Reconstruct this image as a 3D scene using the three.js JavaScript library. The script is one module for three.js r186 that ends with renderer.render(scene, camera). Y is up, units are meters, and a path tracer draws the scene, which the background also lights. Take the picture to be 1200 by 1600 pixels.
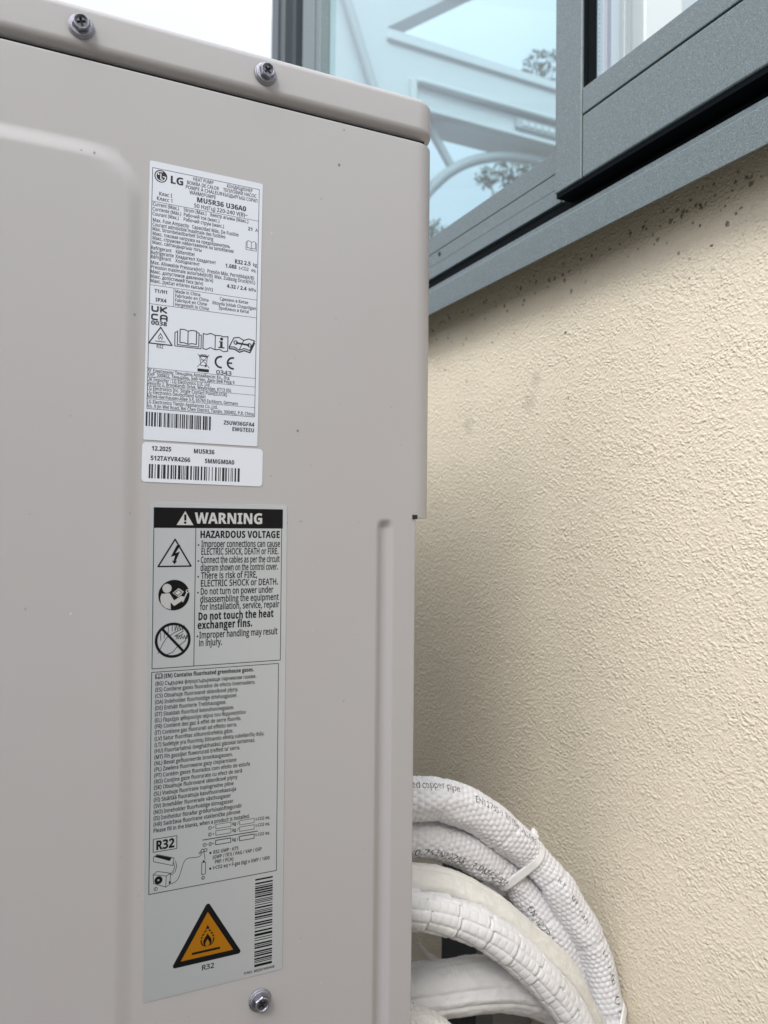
import * as THREE from 'three';
import { mergeGeometries, mergeVertices, toCreasedNormals } from 'three/addons/utils/BufferGeometryUtils.js';
import { ImprovedNoise } from 'three/addons/math/ImprovedNoise.js';
import { RoundedBoxGeometry } from 'three/addons/geometries/RoundedBoxGeometry.js';

// ------------------------------------------------------------------ camera, sky, sun, exposure
const scene = new THREE.Scene();
const camera = new THREE.PerspectiveCamera(66.98, 0.75, 0.02, 300);
{
  const yaw = THREE.MathUtils.degToRad(25.225), pitch = THREE.MathUtils.degToRad(1.028), roll = THREE.MathUtils.degToRad(0.578);
  camera.position.set(0, 0.72, 0);
  camera.rotation.set(pitch, -yaw, roll, 'YXZ');
  camera.focus = 0.44; camera.userData.fStop = 12;
}
const renderer = new THREE.WebGLRenderer({ antialias: true });
renderer.toneMapping = THREE.LinearToneMapping;
renderer.toneMappingExposure = 1.62;
renderer.shadowMap.enabled = true;

const SUN = new THREE.Vector3(-0.53, 0.62, 0.60).normalize();
const noise = new ImprovedNoise();
const N3 = (x, y, z) => noise.noise(x + 100.37, y + 57.11, z + 31.77);
const fbm = (x, y, z, o = 4) => { let s = 0, a = 0.5; for (let i = 0; i < o; i++) { s += a * N3(x, y, z); x *= 2.03; y *= 2.03; z *= 2.03; a *= 0.5; } return s; };
const sstep = (a, b, x) => { const t = Math.min(1, Math.max(0, (x - a) / (b - a))); return t * t * (3 - 2 * t); };
function rng(seed) { let s = seed >>> 0; return () => { s = (s + 0x6D2B79F5) >>> 0; let t = s; t = Math.imul(t ^ (t >>> 15), t | 1); t ^= t + Math.imul(t ^ (t >>> 7), t | 61); return ((t ^ (t >>> 14)) >>> 0) / 4294967296; }; }
{
  // thin overcast: brighter towards the zenith and around the veiled sun
  const W = 1024, H = 512, d = new Float32Array(W * H * 4);
  for (let j = 0; j < H; j++) for (let i = 0; i < W; i++) {
    const ph = ((i + 0.5) / W - 0.5) * 2 * Math.PI, th = ((j + 0.5) / H - 0.5) * Math.PI;
    const x = Math.cos(th) * Math.cos(ph), y = Math.sin(th), z = Math.cos(th) * Math.sin(ph);
    let r, g, b;
    if (y > -0.02) {
      const e = Math.max(0, y), k = 1 / (e + 0.35);
      const c = fbm(x * k * 1.3, 3.1, z * k * 1.3, 5);
      const L = (0.28 + 0.70 * e) * (1 + 0.42 * c);
      const ang = Math.acos(Math.min(1, Math.max(-1, x * SUN.x + y * SUN.y + z * SUN.z)));
      const gl = 1.75 * Math.exp(-Math.pow(ang / 0.88, 2));
      const bl = 0.5 + 0.9 * c;                                   // thin places let the blue through
      r = L * (0.80 + 0.10 * bl) + gl * 1.0; g = L * (0.91 + 0.03 * bl) + gl * 0.975; b = L * 1.07 + gl * 0.93;
    } else { r = 0.16; g = 0.155; b = 0.145; }
    d.set([r, g, b, 1], (j * W + i) * 4);
  }
  const t = new THREE.DataTexture(d, W, H, THREE.RGBAFormat, THREE.FloatType);
  t.mapping = THREE.EquirectangularReflectionMapping; t.magFilter = t.minFilter = THREE.LinearFilter; t.needsUpdate = true;
  scene.background = t; scene.environment = t;
}
const sun = new THREE.DirectionalLight(new THREE.Color(1, 0.955, 0.885), 1.2);
sun.position.copy(SUN).multiplyScalar(8); sun.target.position.set(0.3, 0.6, -0.6);
sun.position.add(sun.target.position);
sun.castShadow = true; sun.shadow.radius = 36; sun.shadow.mapSize.set(2048, 2048);
Object.assign(sun.shadow.camera, { left: -3, right: 3, top: 3, bottom: -3, near: 0.1, far: 20 });
scene.add(sun, sun.target);

// ------------------------------------------------------------------ helpers
const counts = {};
function numbered(n) { const k = counts[n] = (counts[n] ?? -1) + 1; return k ? `${n}_${String(k).padStart(3, '0')}` : n; }
const base = new Map();                                            // thing -> its base point
function thing(name, label, category, p = [0, 0, 0], group) {
  const o = new THREE.Group(); o.name = numbered(name); o.position.set(...p); scene.add(o); base.set(o, p);
  o.userData = { label, category }; if (group) o.userData.group = group;
  return o;
}
function clean(g) { g = g.index ? g.toNonIndexed() : g; for (const k of Object.keys(g.attributes)) if (!['position', 'normal', 'uv'].includes(k)) g.deleteAttribute(k); return g; }
function merge(gs) { return gs.length === 1 ? gs[0] : mergeGeometries(gs.map(clean)); }
function part(name, gs, m, parent, label) {                        // geometries in world coordinates
  const g = merge(Array.isArray(gs) ? gs : [gs]);
  const p = base.get(parent) ?? [0, 0, 0]; g.translate(-p[0], -p[1], -p[2]);
  const o = new THREE.Mesh(g, m); o.name = name; o.castShadow = o.receiveShadow = true; parent.add(o); base.set(o, p);
  if (label) o.userData.label = label;
  return o;
}
function sub(name, parent) { const o = new THREE.Group(); o.name = name; parent.add(o); base.set(o, base.get(parent)); return o; }
function boxUV(g) {                                                // uv in metres by facing
  const p = g.attributes.position, n = g.attributes.normal, uv = new Float32Array(p.count * 2);
  for (let i = 0; i < p.count; i++) {
    const ax = Math.abs(n.getX(i)), ay = Math.abs(n.getY(i)), az = Math.abs(n.getZ(i));
    if (ax >= ay && ax >= az) { uv[2 * i] = p.getZ(i); uv[2 * i + 1] = p.getY(i); }
    else if (ay >= az) { uv[2 * i] = p.getZ(i); uv[2 * i + 1] = p.getX(i); }
    else { uv[2 * i] = p.getX(i); uv[2 * i + 1] = p.getY(i); }
  }
  g.setAttribute('uv', new THREE.BufferAttribute(uv, 2)); return g;
}
function bx(x0, x1, y0, y1, z0, z1, r = 0) {
  const w = x1 - x0, h = y1 - y0, d = z1 - z0;
  const g = r ? new RoundedBoxGeometry(w, h, d, 2, Math.min(r, w / 2.01, h / 2.01, d / 2.01)) : new THREE.BoxGeometry(w, h, d);
  return boxUV(g.translate((x0 + x1) / 2, (y0 + y1) / 2, (z0 + z1) / 2));
}
function prismZ(pts, z0, z1) {                                     // outline in (x, y), pulled along z
  const s = new THREE.Shape(pts.map(p => new THREE.Vector2(...p)));
  return boxUV(new THREE.ExtrudeGeometry(s, { depth: z1 - z0, bevelEnabled: false }).translate(0, 0, z0));
}
function dataTex(W, H, f, srgb, sx = 1, sy = 1) {
  const d = new Uint8Array(W * H * 4), o = [0, 0, 0];
  for (let j = 0; j < H; j++) for (let i = 0; i < W; i++) { f(i, j, o); const k = (j * W + i) * 4; d[k] = o[0]; d[k + 1] = o[1]; d[k + 2] = o[2]; d[k + 3] = 255; }
  const t = new THREE.DataTexture(d, W, H); t.wrapS = t.wrapT = THREE.RepeatWrapping; t.magFilter = THREE.LinearFilter; t.minFilter = THREE.LinearMipmapLinearFilter; t.generateMipmaps = true;
  if (srgb) t.colorSpace = THREE.SRGBColorSpace; t.repeat.set(sx, sy); t.needsUpdate = true; return t;
}
const toS = v => 255 * Math.min(1, Math.max(0, v <= 0.0031308 ? v * 12.92 : 1.055 * Math.pow(v, 1 / 2.4) - 0.055));
const lin = (r, g, b) => new THREE.Color().setRGB(r, g, b);
const std = (c, o = {}) => new THREE.MeshStandardMaterial({ color: c, roughness: 0.6, ...o });

// ------------------------------------------------------------------ materials
const M = {};
{
  // rough-cast render: grains a few millimetres across, dragged a little sideways
  const S = 2048, T = 1.02, h = new Float32Array(S * S), q = rng(7);
  const low = new Float32Array(S * S);
  const fine = new Float32Array(S * S); for (let k = 0; k < S * S; k++) fine[k] = q() - 0.5;
  for (let k = 0; k < 330000; k++) {
    const cx = q() * S, cy = q() * S, rr = 1.1 + 1.7 * q() * q(), el = 1.0 + 0.9 * q(), an = (q() - 0.5) * 1.6, neg = q() < 0.16, a = (neg ? -1 : 1) * (0.30 + 0.70 * q());
    const ca = Math.cos(an), sa = Math.sin(an), R = Math.ceil(rr * el);
    for (let j = -R; j <= R; j++) for (let i = -R; i <= R; i++) {
      const u = (i * ca + j * sa) / (rr * el), v = (-i * sa + j * ca) / rr, w = 1 - u * u - v * v;
      if (w <= 0) continue;
      const o = ((Math.floor(cy) + j + S) % S) * S + ((Math.floor(cx) + i + S) % S);
      const hv = a * Math.pow(w, 0.4) * (0.35 + rr / 4.5); h[o] = a > 0 ? Math.max(h[o], hv) : h[o] + hv * 0.55;
    }
  }
  for (let j = 0; j < S; j++) for (let i = 0; i < S; i++) low[j * S + i] = fbm(i / 170, j / 110, 1.5, 3);
  M.stuccoBump = dataTex(S, S, (i, j, o) => { const v = 100 + 95 * h[j * S + i] * (0.85 + 0.9 * low[((j * 3) % S) * S + (i * 3) % S]) + 24 * low[j * S + i] + 34 * fine[j * S + i]; o[0] = o[1] = o[2] = Math.min(255, Math.max(0, v)); }, false, 1 / T, 1 / T);
  // stains: dirt that has splashed and grown under the sill, small dark pits, faint damp patches
  const st = new Float32Array(S * S), sq = rng(99);
  const blot = (z, y, r, a) => {
    const cx = ((z / T) % 1 + 1) % 1 * S, cy = y / T * S, R = Math.ceil(r / T * S);
    for (let j = -R; j <= R; j++) for (let i = -R; i <= R; i++) {
      const w = 1 - (i * i + j * j) / (R * R + 0.3) + 0.9 * N3((cx + i) / 3.5, (cy + j) / 3.5, 2.2); if (w <= 0.25) continue;
      const o = ((Math.floor(cy) + j + S) % S) * S + ((Math.floor(cx) + i + S) % S); st[o] = Math.max(st[o], a * Math.min(1, (w - 0.25) * 2));
    }
  };
  for (let k = 0; k < 230; k++) blot(-1.2 + 1.2 * sq(), 0.965 - 0.075 * sq() * sq() * (sq() < 0.8 ? 1 : 3), 0.0007 + 0.0017 * sq() * sq(), 0.4 + 0.5 * sq());
  for (let k = 0; k < 160; k++) blot(-1.2 + 1.2 * sq(), 0.95 * sq(), 0.0005 + 0.0007 * sq() * sq(), 0.3 + 0.4 * sq());
  blot(-0.335, 0.944, 0.0045, 0.8); blot(-0.338, 0.935, 0.003, 0.8); blot(-0.60, 0.86, 0.010, 0.20); blot(-0.61, 0.84, 0.013, 0.16); blot(-0.72, 0.83, 0.012, 0.16); for (let k = 0; k < 60; k++) blot(-0.30 - 0.55 * sq(), 0.958 - 0.03 * sq() * sq(), 0.0009 + 0.0016 * sq(), 0.75);
  M.stuccoMap = dataTex(S, S, (i, j, o) => {
    const k = j * S + i, n = 1 + 0.045 * low[k] + 0.05 * h[k] + 0.06 * fbm(i / 420, j / 420, 9.3, 3), s = st[k];
    const f = (c, dk) => toS(c * n * (1 - s) + dk * s);
    o[0] = f(0.745, 0.085); o[1] = f(0.670, 0.060); o[2] = f(0.540, 0.036);
  }, true, 1 / T, 1 / T);
  M.stucco = std(0xffffff, { map: M.stuccoMap, bumpMap: M.stuccoBump, bumpScale: 0.0025, roughness: 0.95 });
}
{
  // grey paint with fine metal flake
  const q = rng(3);
  const t = dataTex(1024, 1024, (i, j, o) => { const s = q(), n = 1 + 0.22 * (s - 0.5) + (s > 0.93 ? 0.55 : 0) - (s < 0.08 ? 0.30 : 0); o[0] = toS(0.140 * n); o[1] = toS(0.172 * n); o[2] = toS(0.180 * n); }, true, 2.0, 2.0);
  const b = dataTex(512, 512, (i, j, o) => { o[0] = o[1] = o[2] = 128 + 90 * (q() - 0.5); }, false, 2.6, 2.6);
  M.alu = std(0xffffff, { map: t, bumpMap: b, bumpScale: 0.00015, roughness: 0.42, metalness: 0.25 });
  M.aluDark = std(lin(0.020, 0.026, 0.032), { roughness: 0.6 });
}
M.brown = std(lin(0.15, 0.14, 0.13), { roughness: 0.9 });
M.rubber = new THREE.MeshPhysicalMaterial({ color: lin(0.002, 0.0035, 0.005), roughness: 0.8, specularIntensity: 0.2 });
M.pvc = std(lin(0.66, 0.67, 0.70), { roughness: 0.35 });
M.pvcGrey = std(lin(0.80, 0.79, 0.87), { roughness: 0.4 });
M.pvcShade = std(lin(0.46, 0.45, 0.54), { roughness: 0.4 });
M.porch = std(lin(0.37, 0.395, 0.43), { roughness: 0.5 }); M.porchDark = std(lin(0.25, 0.27, 0.30), { roughness: 0.5 }); M.aluDeep = std(lin(0.045, 0.060, 0.070), { roughness: 0.45 });
M.glass = new THREE.MeshPhysicalMaterial({ color: lin(0.68, 0.90, 0.92), transmission: 1, thickness: 0, roughness: 0.0, ior: 1.8 });
M.clear = new THREE.MeshPhysicalMaterial({ color: lin(0.93, 0.98, 0.98), transmission: 1, thickness: 0, roughness: 0.0, ior: 1.45 });
{
  // coated sheet steel: very fine orange peel, specks of dirt, a few pale scuffs
  const W = 1024, H = 2048, sc = H / 0.84, s = new Float32Array(W * H), q = rng(21);
  const dot = (x, y, r, a) => { const cx = (x + 0.115) * sc, cy = (y - 0.125) * sc, R = r * sc, k = Math.ceil(R + 1); for (let j = -k; j <= k; j++) for (let i = -k; i <= k; i++) { const X = Math.floor(cx + i), Y = Math.floor(cy + j); if (X < 0 || Y < 0 || X >= W || Y >= H) continue; const w = Math.min(1, Math.max(0, R + 0.5 - Math.hypot(i, j * 0.7))); if (w > 0) s[Y * W + X] = a * w; } };
  for (let k = 0; k < 60; k++) dot(-0.02 + 0.24 * q(), 0.13 + 0.82 * q(), 0.00012 + 0.0003 * q() * q(), q() < 0.7 ? 0.25 + 0.5 * q() : -(0.25 + 0.4 * q()));
  [[0.1625, 0.9265, 0.0008, 0.95], [0.1395, 0.7725, 0.0007, 0.85], [0.0235, 0.6755, 0.0004, -0.7], [0.0245, 0.9045, 0.0005, 0.8], [0.031, 0.9045, 0.0008, 0.7], [0.0515, 0.826, 0.0006, 0.8], [0.1655, 0.9475, 0.0005, 0.8], [0.169, 0.62, 0.0004, 0.6], [0.142, 0.722, 0.0005, 0.6], [0.152, 0.905, 0.0005, 0.4]].forEach(a => dot(a[0], a[1], a[2] * 0.7, a[3]));
  M.paintMap = dataTex(W, H, (i, j, o) => {
    const v = s[j * W + i], n = 1 + 0.02 * fbm(i / 260, j / 260, 4.4, 3) + 0.006 * (q() - 0.5), C = [0.378, 0.366, 0.372];
    for (let c = 0; c < 3; c++) o[c] = toS(v > 0 ? C[c] * n * (1 - v) + 0.03 * v : C[c] * n * (1 + v) - 0.85 * v);
  }, true);
  M.peel = dataTex(512, 512, (i, j, o) => { o[0] = o[1] = o[2] = 128 + 110 * fbm(i / 9, j / 9, 0.3, 2); }, false, 9, 9);
  M.panel = std(0xffffff, { map: M.paintMap, roughness: 0.38 });
  M.paint = std(lin(0.378, 0.366, 0.372), { roughness: 0.38 });
  M.zinc = std(lin(0.30, 0.30, 0.345), { metalness: 1, roughness: 0.30, bumpMap: M.peel, bumpScale: 0.0002 });
  M.zincDark = std(lin(0.16, 0.16, 0.18), { metalness: 1, roughness: 0.45 });
  M.black = std(lin(0.01, 0.01, 0.012), { roughness: 0.7 });
  M.plinth = std(lin(0.12, 0.12, 0.12), { roughness: 0.9 });
}

// ------------------------------------------------------------------ the ground
{
  const q = rng(5);
  const m = dataTex(1024, 1024, (i, j, o) => { const n = 1 + 0.35 * fbm(i / 60, j / 60, 2.2, 4) + 0.25 * (q() - 0.5); o[0] = toS(0.155 * n); o[1] = toS(0.142 * n); o[2] = toS(0.125 * n); }, true, 0.8, 0.8);
  const g = new THREE.PlaneGeometry(160, 160).rotateX(-Math.PI / 2); const uv = g.attributes.uv; for (let i = 0; i < uv.count; i++) uv.setXY(i, uv.getX(i) * 160, uv.getY(i) * 160);
  const o = new THREE.Mesh(g, std(0xffffff, { map: m, roughness: 0.95 })); o.name = 'ground'; o.receiveShadow = true; o.userData = { kind: 'structure' }; scene.add(o);
}

// ------------------------------------------------------------------ the house: rendered wall, sill, sliding windows
const WX = 0.44;                                                   // face of the rendered wall
const house = thing('house', 'cream rough-rendered house wall with grey aluminium sliding windows and a grey metal sill', 'house', [WX, 0, -0.5]);
part('wall', [bx(WX, 0.64, 0, 0.987, -1.45, 1.2), bx(0.64, 2.7, 0, 0.987, -1.45, -1.25), bx(0.64, 2.7, 0, 0.987, 1.0, 1.2)], M.stucco, house, 'cream rough-cast render under the window sill');
part('back_wall', bx(2.7, 2.9, 0, 3.0, -1.45, 1.2), M.stucco, house);
part('floor', bx(0.64, 2.7, 0, 0.1, -1.25, 1.0), M.pvc, house);
// pressed sill with a folded front edge
part('window_sill', [prismZ([[0.4052, 0.9536], [0.4068, 0.9536], [0.4068, 0.9766], [0.4075, 0.9772], [0.462, 0.9885], [0.462, 0.9902], [0.4075, 0.9790], [0.4058, 0.9786], [0.4052, 0.9778]], -1.475, 1.225)], M.alu, house, 'grey metal window sill with folded front edge');
part('window_frame', [bx(0.4495, 0.54, 0.9903, 1.0105, -1.37, 1.15, 0.001), bx(0.47, 0.54, 1.0105, 1.019, -1.37, 1.15), bx(0.44, 0.54, 2.25, 2.32, -1.45, 1.2, 0.002), bx(0.44, 0.54, 0.9903, 2.25, 1.12, 1.2, 0.002)], M.aluDark, house);
part('sill_upstand', bx(0.4385, 0.4490, 0.9845, 1.0040, -1.37, 1.15, 0.001), M.alu, house);
part('corner_post', [bx(0.430, 0.472, 0.988, 2.25, -1.45, -1.412, 0.0015), bx(0.4345, 0.472, 0.988, 2.25, -1.4095, -1.382, 0.0015), bx(0.4480, 0.472, 0.988, 2.25, -1.3815, -1.356)], M.aluDeep, house);
part('gasket', [bx(0.466, 0.472, 0.991, 2.25, -1.3555, -1.3015), bx(0.4515, 0.47, 1.0108, 1.0195, -1.30, 1.1), bx(0.4316, 0.4494, 1.0150, 1.0189, -0.5592, 1.1), bx(0.446, 0.449, 0.9965, 1.012, -0.5592, 1.1)], M.rubber, house);
{
  const s = sub('sash', house);                                    // the pane at the corner, on the inner track
  part('stile', [bx(0.4425, 0.4635, 1.021, 2.25, -1.300, -1.2395, 0.001), bx(0.4445, 0.4635, 1.021, 2.25, -1.2385, -1.216, 0.001), bx(0.45, 0.466, 1.021, 2.25, -0.5752, -0.557, 0.001)], M.alu, s);
  part('rail', [bx(0.45, 0.50, 1.0365, 1.0518, -1.2155, -0.5755, 0.0008), bx(0.4488, 0.50, 1.0215, 1.0359, -1.2155, -0.5755, 0.0008), bx(0.4445, 0.50, 2.20, 2.2495, -1.2155, -0.5755, 0.001)], M.alu, s);
  part('glazing_bead', [bx(0.4506, 0.468, 1.0528, 1.0738, -1.2155, -0.5755, 0.0008)], M.alu, s);
  part('gasket', [bx(0.4565, 0.462, 1.0736, 1.0752, -1.2155, -0.5755)], M.rubber, s);
  const gp = new THREE.PlaneGeometry(0.640, 1.1255).rotateY(-Math.PI / 2).translate(0.4590, 1.637, -0.8955);
  part('pane', gp, M.glass, s);
  const cap = new THREE.CylinderGeometry(0.0022, 0.0026, 0.0016, 16).rotateZ(Math.PI / 2).translate(0.4495, 1.0465, -0.806);
  part('drain_cap', cap, M.aluDark, s);
}
{
  const s = sub('sash', house);                                    // the wide pane, on the outer track
  part('stile', [bx(0.430, 0.4480, 1.0192, 2.25, -0.5600, -0.5240, 0.0012)], M.alu, s);
  part('rail', bx(0.430, 0.484, 1.0192, 1.0728, -0.5226, 1.1, 0.0016), M.alu, s); part('rail', bx(0.430, 0.484, 2.19, 2.25, -0.5226, 1.1, 0.0012), M.alu, s);
  part('glazing_bead', [bx(0.4304, 0.446, 1.0743, 1.0968, -0.5232, 1.1, 0.001)], M.alu, s);
  part('gasket', [bx(0.4355, 0.4415, 1.0971, 2.19, -0.5238, -0.5215), bx(0.4395, 0.4415, 1.0966, 1.0982, -0.5194, 1.1), bx(0.4320, 0.45, 1.0722, 1.0746, -0.5230, 1.1), bx(0.4325, 0.4450, 1.02, 2.18, -0.5243, -0.5223)], M.rubber, s);
  part('pane', new THREE.PlaneGeometry(1.62, 1.10).rotateY(-Math.PI / 2).translate(0.4420, 1.64, 0.290), M.clear, s);
}
// white profiles of the inner window behind the wide pane
part('inner_profile', [bx(0.500, 0.54, 0.9905, 2.25, -0.556, -0.549, 0.0015), bx(0.503, 0.54, 0.9905, 2.25, -0.549, -0.5455), bx(0.500, 0.54, 0.9905, 2.25, -0.5455, -0.536, 0.0015), bx(0.494, 0.54, 0.9905, 2.25, -0.5345, -0.5165, 0.003)], M.pvc, house, 'white plastic inner window profile');
{
  part('spacer', [bx(0.500, 0.53, 0.9905, 2.25, -0.602, -0.5775, 0.0015), bx(0.502, 0.53, 0.9905, 2.25, -0.5690, -0.5568)], M.pvcGrey, house); part('spacer', bx(0.505, 0.53, 0.9905, 2.25, -0.5775, -0.5690), M.pvcShade, house);
  const dots = []; for (let y = 1.08; y < 1.40; y += 0.0046) dots.push(new THREE.SphereGeometry(0.0009, 6, 4).translate(0.5, y, -0.583));
  const o = part('perforation', dots, M.pvc, house); o.userData.kind = 'stuff';
}
part('end_frame', [bx(0.54, 2.7, 0.988, 1.02, -1.43, -1.37, 0.002), bx(0.54, 2.7, 2.25, 2.31, -1.43, -1.37, 0.002), bx(1.9, 1.95, 1.02, 2.25, -1.43, -1.37, 0.002)], M.pvc, house);
part('end_pane', [new THREE.PlaneGeometry(1.426, 1.23).translate(1.186, 1.635, -1.40), new THREE.PlaneGeometry(0.745, 1.23).translate(2.3275, 1.635, -1.40)], M.clear, house);
{
  const raf = []; for (const z of [-1.42, -0.55, 0.32, 1.15]) raf.push(prismZ([[0.44, 2.32], [2.7, 2.82], [2.7, 2.90], [0.44, 2.40]], z - 0.025, z + 0.025));
  part('rafter', raf, M.pvc, house);
  const g = new THREE.PlaneGeometry(2.335, 2.66).rotateX(-Math.PI / 2).rotateZ(Math.atan2(0.5, 2.26)).translate(1.56, 2.662, -0.13);
  part('roof_pane', g, M.clear, house);
}

// the neighbouring side wall behind the photographer: it keeps the low sky off the side of the cabinet
{
  const t = thing('garden_wall', 'dark brown rendered side wall with a coping, facing the side of the heat pump', 'wall', [-1.0, 0, 2.0]);
  part('wall', bx(-3.6, 0.4399, 0, 2.5, 1.92, 2.1), M.brown, t); part('coping', bx(-3.65, 0.4395, 2.5, 2.56, 1.88, 2.14, 0.01), M.plinth, t);
}

// ------------------------------------------------------------------ white gabled porch beyond the corner, seen through the glass
{
  const t = thing('porch', 'white gabled porch with an arched brace, seen through the window glass beyond the corner', 'porch', [3.2, 0, -4.1]);
  const s = new THREE.Shape([[1.25, 3.147], [5.45, 3.147], [5.45, 3.66], [3.4, 5.14], [1.25, 3.59]].map(p => new THREE.Vector2(...p)));
  s.holes.push(new THREE.Path([[1.87, 3.598], [4.93, 3.575], [3.4, 4.70]].map(p => new THREE.Vector2(...p))));
  part('gable', new THREE.ExtrudeGeometry(s, { depth: 0.22, bevelEnabled: false }).translate(0, 0, -4.22), M.porch, t);
  part('moulding', [bx(2.06, 5.4, 3.305, 3.335, -4, -3.95, 0.012), bx(1.87, 5.0, 3.52, 3.552, -4, -3.975, 0.008), bx(2.12, 5.3, 3.150, 3.175, -4, -3.96, 0.006), bx(2.02, 2.06, 3.16, 3.335, -4, -3.97, 0.006)], M.porch, t);
  const sl = []; for (let i = 0; i < 9; i++) sl.push(bx(2.80 + i * 0.052, 2.835 + i * 0.052, 3.225, 3.258, -3.99, -3.962, 0.004));
  part('vent', [bx(2.76, 3.30, 3.212, 3.270, -3.999, -3.972, 0.004)], M.porchDark, t); part('vent_slat', sl, M.porch, t);
  part('post', bx(2.03, 2.165, 0, 3.146, -4.15, -4.02, 0.01), M.porch, t); part('post', bx(4.6, 4.735, 0, 3.146, -4.15, -4.02, 0.01), M.porch, t);
  const arc = [[2.10, 2.56], [2.169, 2.700], [2.268, 2.817], [2.36, 2.900], [2.467, 2.968], [2.563, 3.012], [2.699, 3.056], [2.868, 3.085], [3.0, 3.092], [3.2, 3.07], [3.4, 3.02], [3.6, 2.92], [3.8, 2.76]];
  part('arch', new THREE.TubeGeometry(new THREE.CatmullRomCurve3(arc.map(p => new THREE.Vector3(p[0], p[1], -4.08))), 60, 0.033, 8), M.porchDark, t);
  part('brace', new THREE.TubeGeometry(new THREE.LineCurve3(new THREE.Vector3(2.19, 3.14, -4.08), new THREE.Vector3(2.365, 2.905, -4.08)), 2, 0.026, 8), M.porchDark, t);
  part('drainpipe', new THREE.TubeGeometry(new THREE.LineCurve3(new THREE.Vector3(1.58, 3.72, -3.96), new THREE.Vector3(1.80, 3.13, -3.96)), 2, 0.026, 10), M.porchDark, t);
}
{
  const leafM = [lin(0.24, 0.33, 0.19), lin(0.27, 0.36, 0.20), lin(0.24, 0.31, 0.20)].map(c => new THREE.MeshPhysicalMaterial({ color: c, roughness: 0.9, transmission: 0.5, thickness: 0, side: THREE.DoubleSide }));
  const bark = std(lin(0.10, 0.085, 0.065), { roughness: 0.95 });
  function tree(label, x, z, h, clumps, m, seed) {
    const q = rng(seed), t = thing('tree', label, 'tree', [x, 0, z], 'trees beyond the porch'), br = [];
    const trunk = new THREE.CatmullRomCurve3([[0, 0, 0], [0.06, h * 0.35, 0.02], [-0.05, h * 0.7, -0.03], [0.02, h, 0]].map(p => new THREE.Vector3(x + p[0], p[1], z + p[2])));
    const tg = new THREE.TubeGeometry(trunk, 24, 0.09, 8); { const p = tg.attributes.position, c = new THREE.Vector3(); for (let i = 0; i < p.count; i++) { const f = Math.floor(i / 9) / 24; trunk.getPoint(f, c); const k = 1 - 0.85 * f; p.setXYZ(i, c.x + (p.getX(i) - c.x) * k, c.y + (p.getY(i) - c.y) * k, c.z + (p.getZ(i) - c.z) * k); } }
    br.push(tg); const pos = [], nor = [], V = new THREE.Vector3(), U = new THREE.Vector3(), Wv = new THREE.Vector3();
    for (const [cx, cy, r, n] of clumps) {
      const c = new THREE.Vector3(cx, cy, z + (q() - 0.5) * r), a = trunk.getPoint(Math.min(0.95, Math.max(0.3, cy / h - 0.2)));
      br.push(new THREE.TubeGeometry(new THREE.CatmullRomCurve3([a, a.clone().lerp(c, 0.5).add(new THREE.Vector3(0, -0.05, 0)), c]), 8, 0.012, 5));
      for (let k = 0; k < n; k++) {
        let o; do { o = new THREE.Vector3(q() * 2 - 1, q() * 2 - 1, q() * 2 - 1); } while (o.lengthSq() > 1 || (fbm(o.x * 2.2 + cx, o.y * 2.2 + cy, o.z * 2.2, 2) < -0.06));
        o.multiplyScalar(r); o.y *= 0.8; o.add(c);
        V.set(q() - 0.5, q() - 0.5, q() - 0.5).normalize(); U.set(q() - 0.5, q() - 0.9, q() - 0.5).normalize(); Wv.crossVectors(V, U).normalize();
        const L = 0.035 + 0.035 * q(), w = L * 0.30, P = [o.clone(), o.clone().addScaledVector(U, L * 0.5).addScaledVector(Wv, w), o.clone().addScaledVector(U, L), o.clone().addScaledVector(U, L * 0.5).addScaledVector(Wv, -w)], nn = new THREE.Vector3().crossVectors(U, Wv);
        for (const i of [0, 1, 2, 0, 2, 3]) { pos.push(P[i].x, P[i].y, P[i].z); nor.push(nn.x, nn.y, nn.z); }
      }
    }
    part('trunk', br, bark, t);
    const g = new THREE.BufferGeometry(); g.setAttribute('position', new THREE.Float32BufferAttribute(pos, 3)); g.setAttribute('normal', new THREE.Float32BufferAttribute(nor, 3)); g.setAttribute('uv', new THREE.Float32BufferAttribute(new Float32Array(pos.length / 3 * 2), 2));
    part('crown', g, m, t);
  }
  tree('small leafy tree at the lower left of the arch, beyond the porch', 4.55, -8, 4.0, [[4.36, 4.15, 0.24, 420], [4.62, 4.0, 0.30, 480], [4.30, 3.75, 0.35, 500], [4.8, 3.6, 0.4, 500], [4.75, 4.32, 0.12, 90]], leafM[1], 11);
  tree('broken leafy tree under the crown of the arch, beyond the porch', 5.6, -8, 5.0, [[5.15, 5.05, 0.16, 130], [5.32, 4.75, 0.16, 130], [5.55, 5.22, 0.26, 420], [5.85, 5.05, 0.32, 520], [5.75, 4.6, 0.4, 600], [6.2, 5.2, 0.4, 600]], leafM[0], 12);
  tree('tall tree standing highest, right of the others beyond the gable', 6.5, -8, 6.9, [[5.86, 6.62, 0.20, 170], [6.05, 6.35, 0.22, 240], [6.4, 6.75, 0.35, 500], [6.8, 6.4, 0.5, 700], [6.3, 6.0, 0.4, 500]], leafM[2], 13);
}

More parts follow.
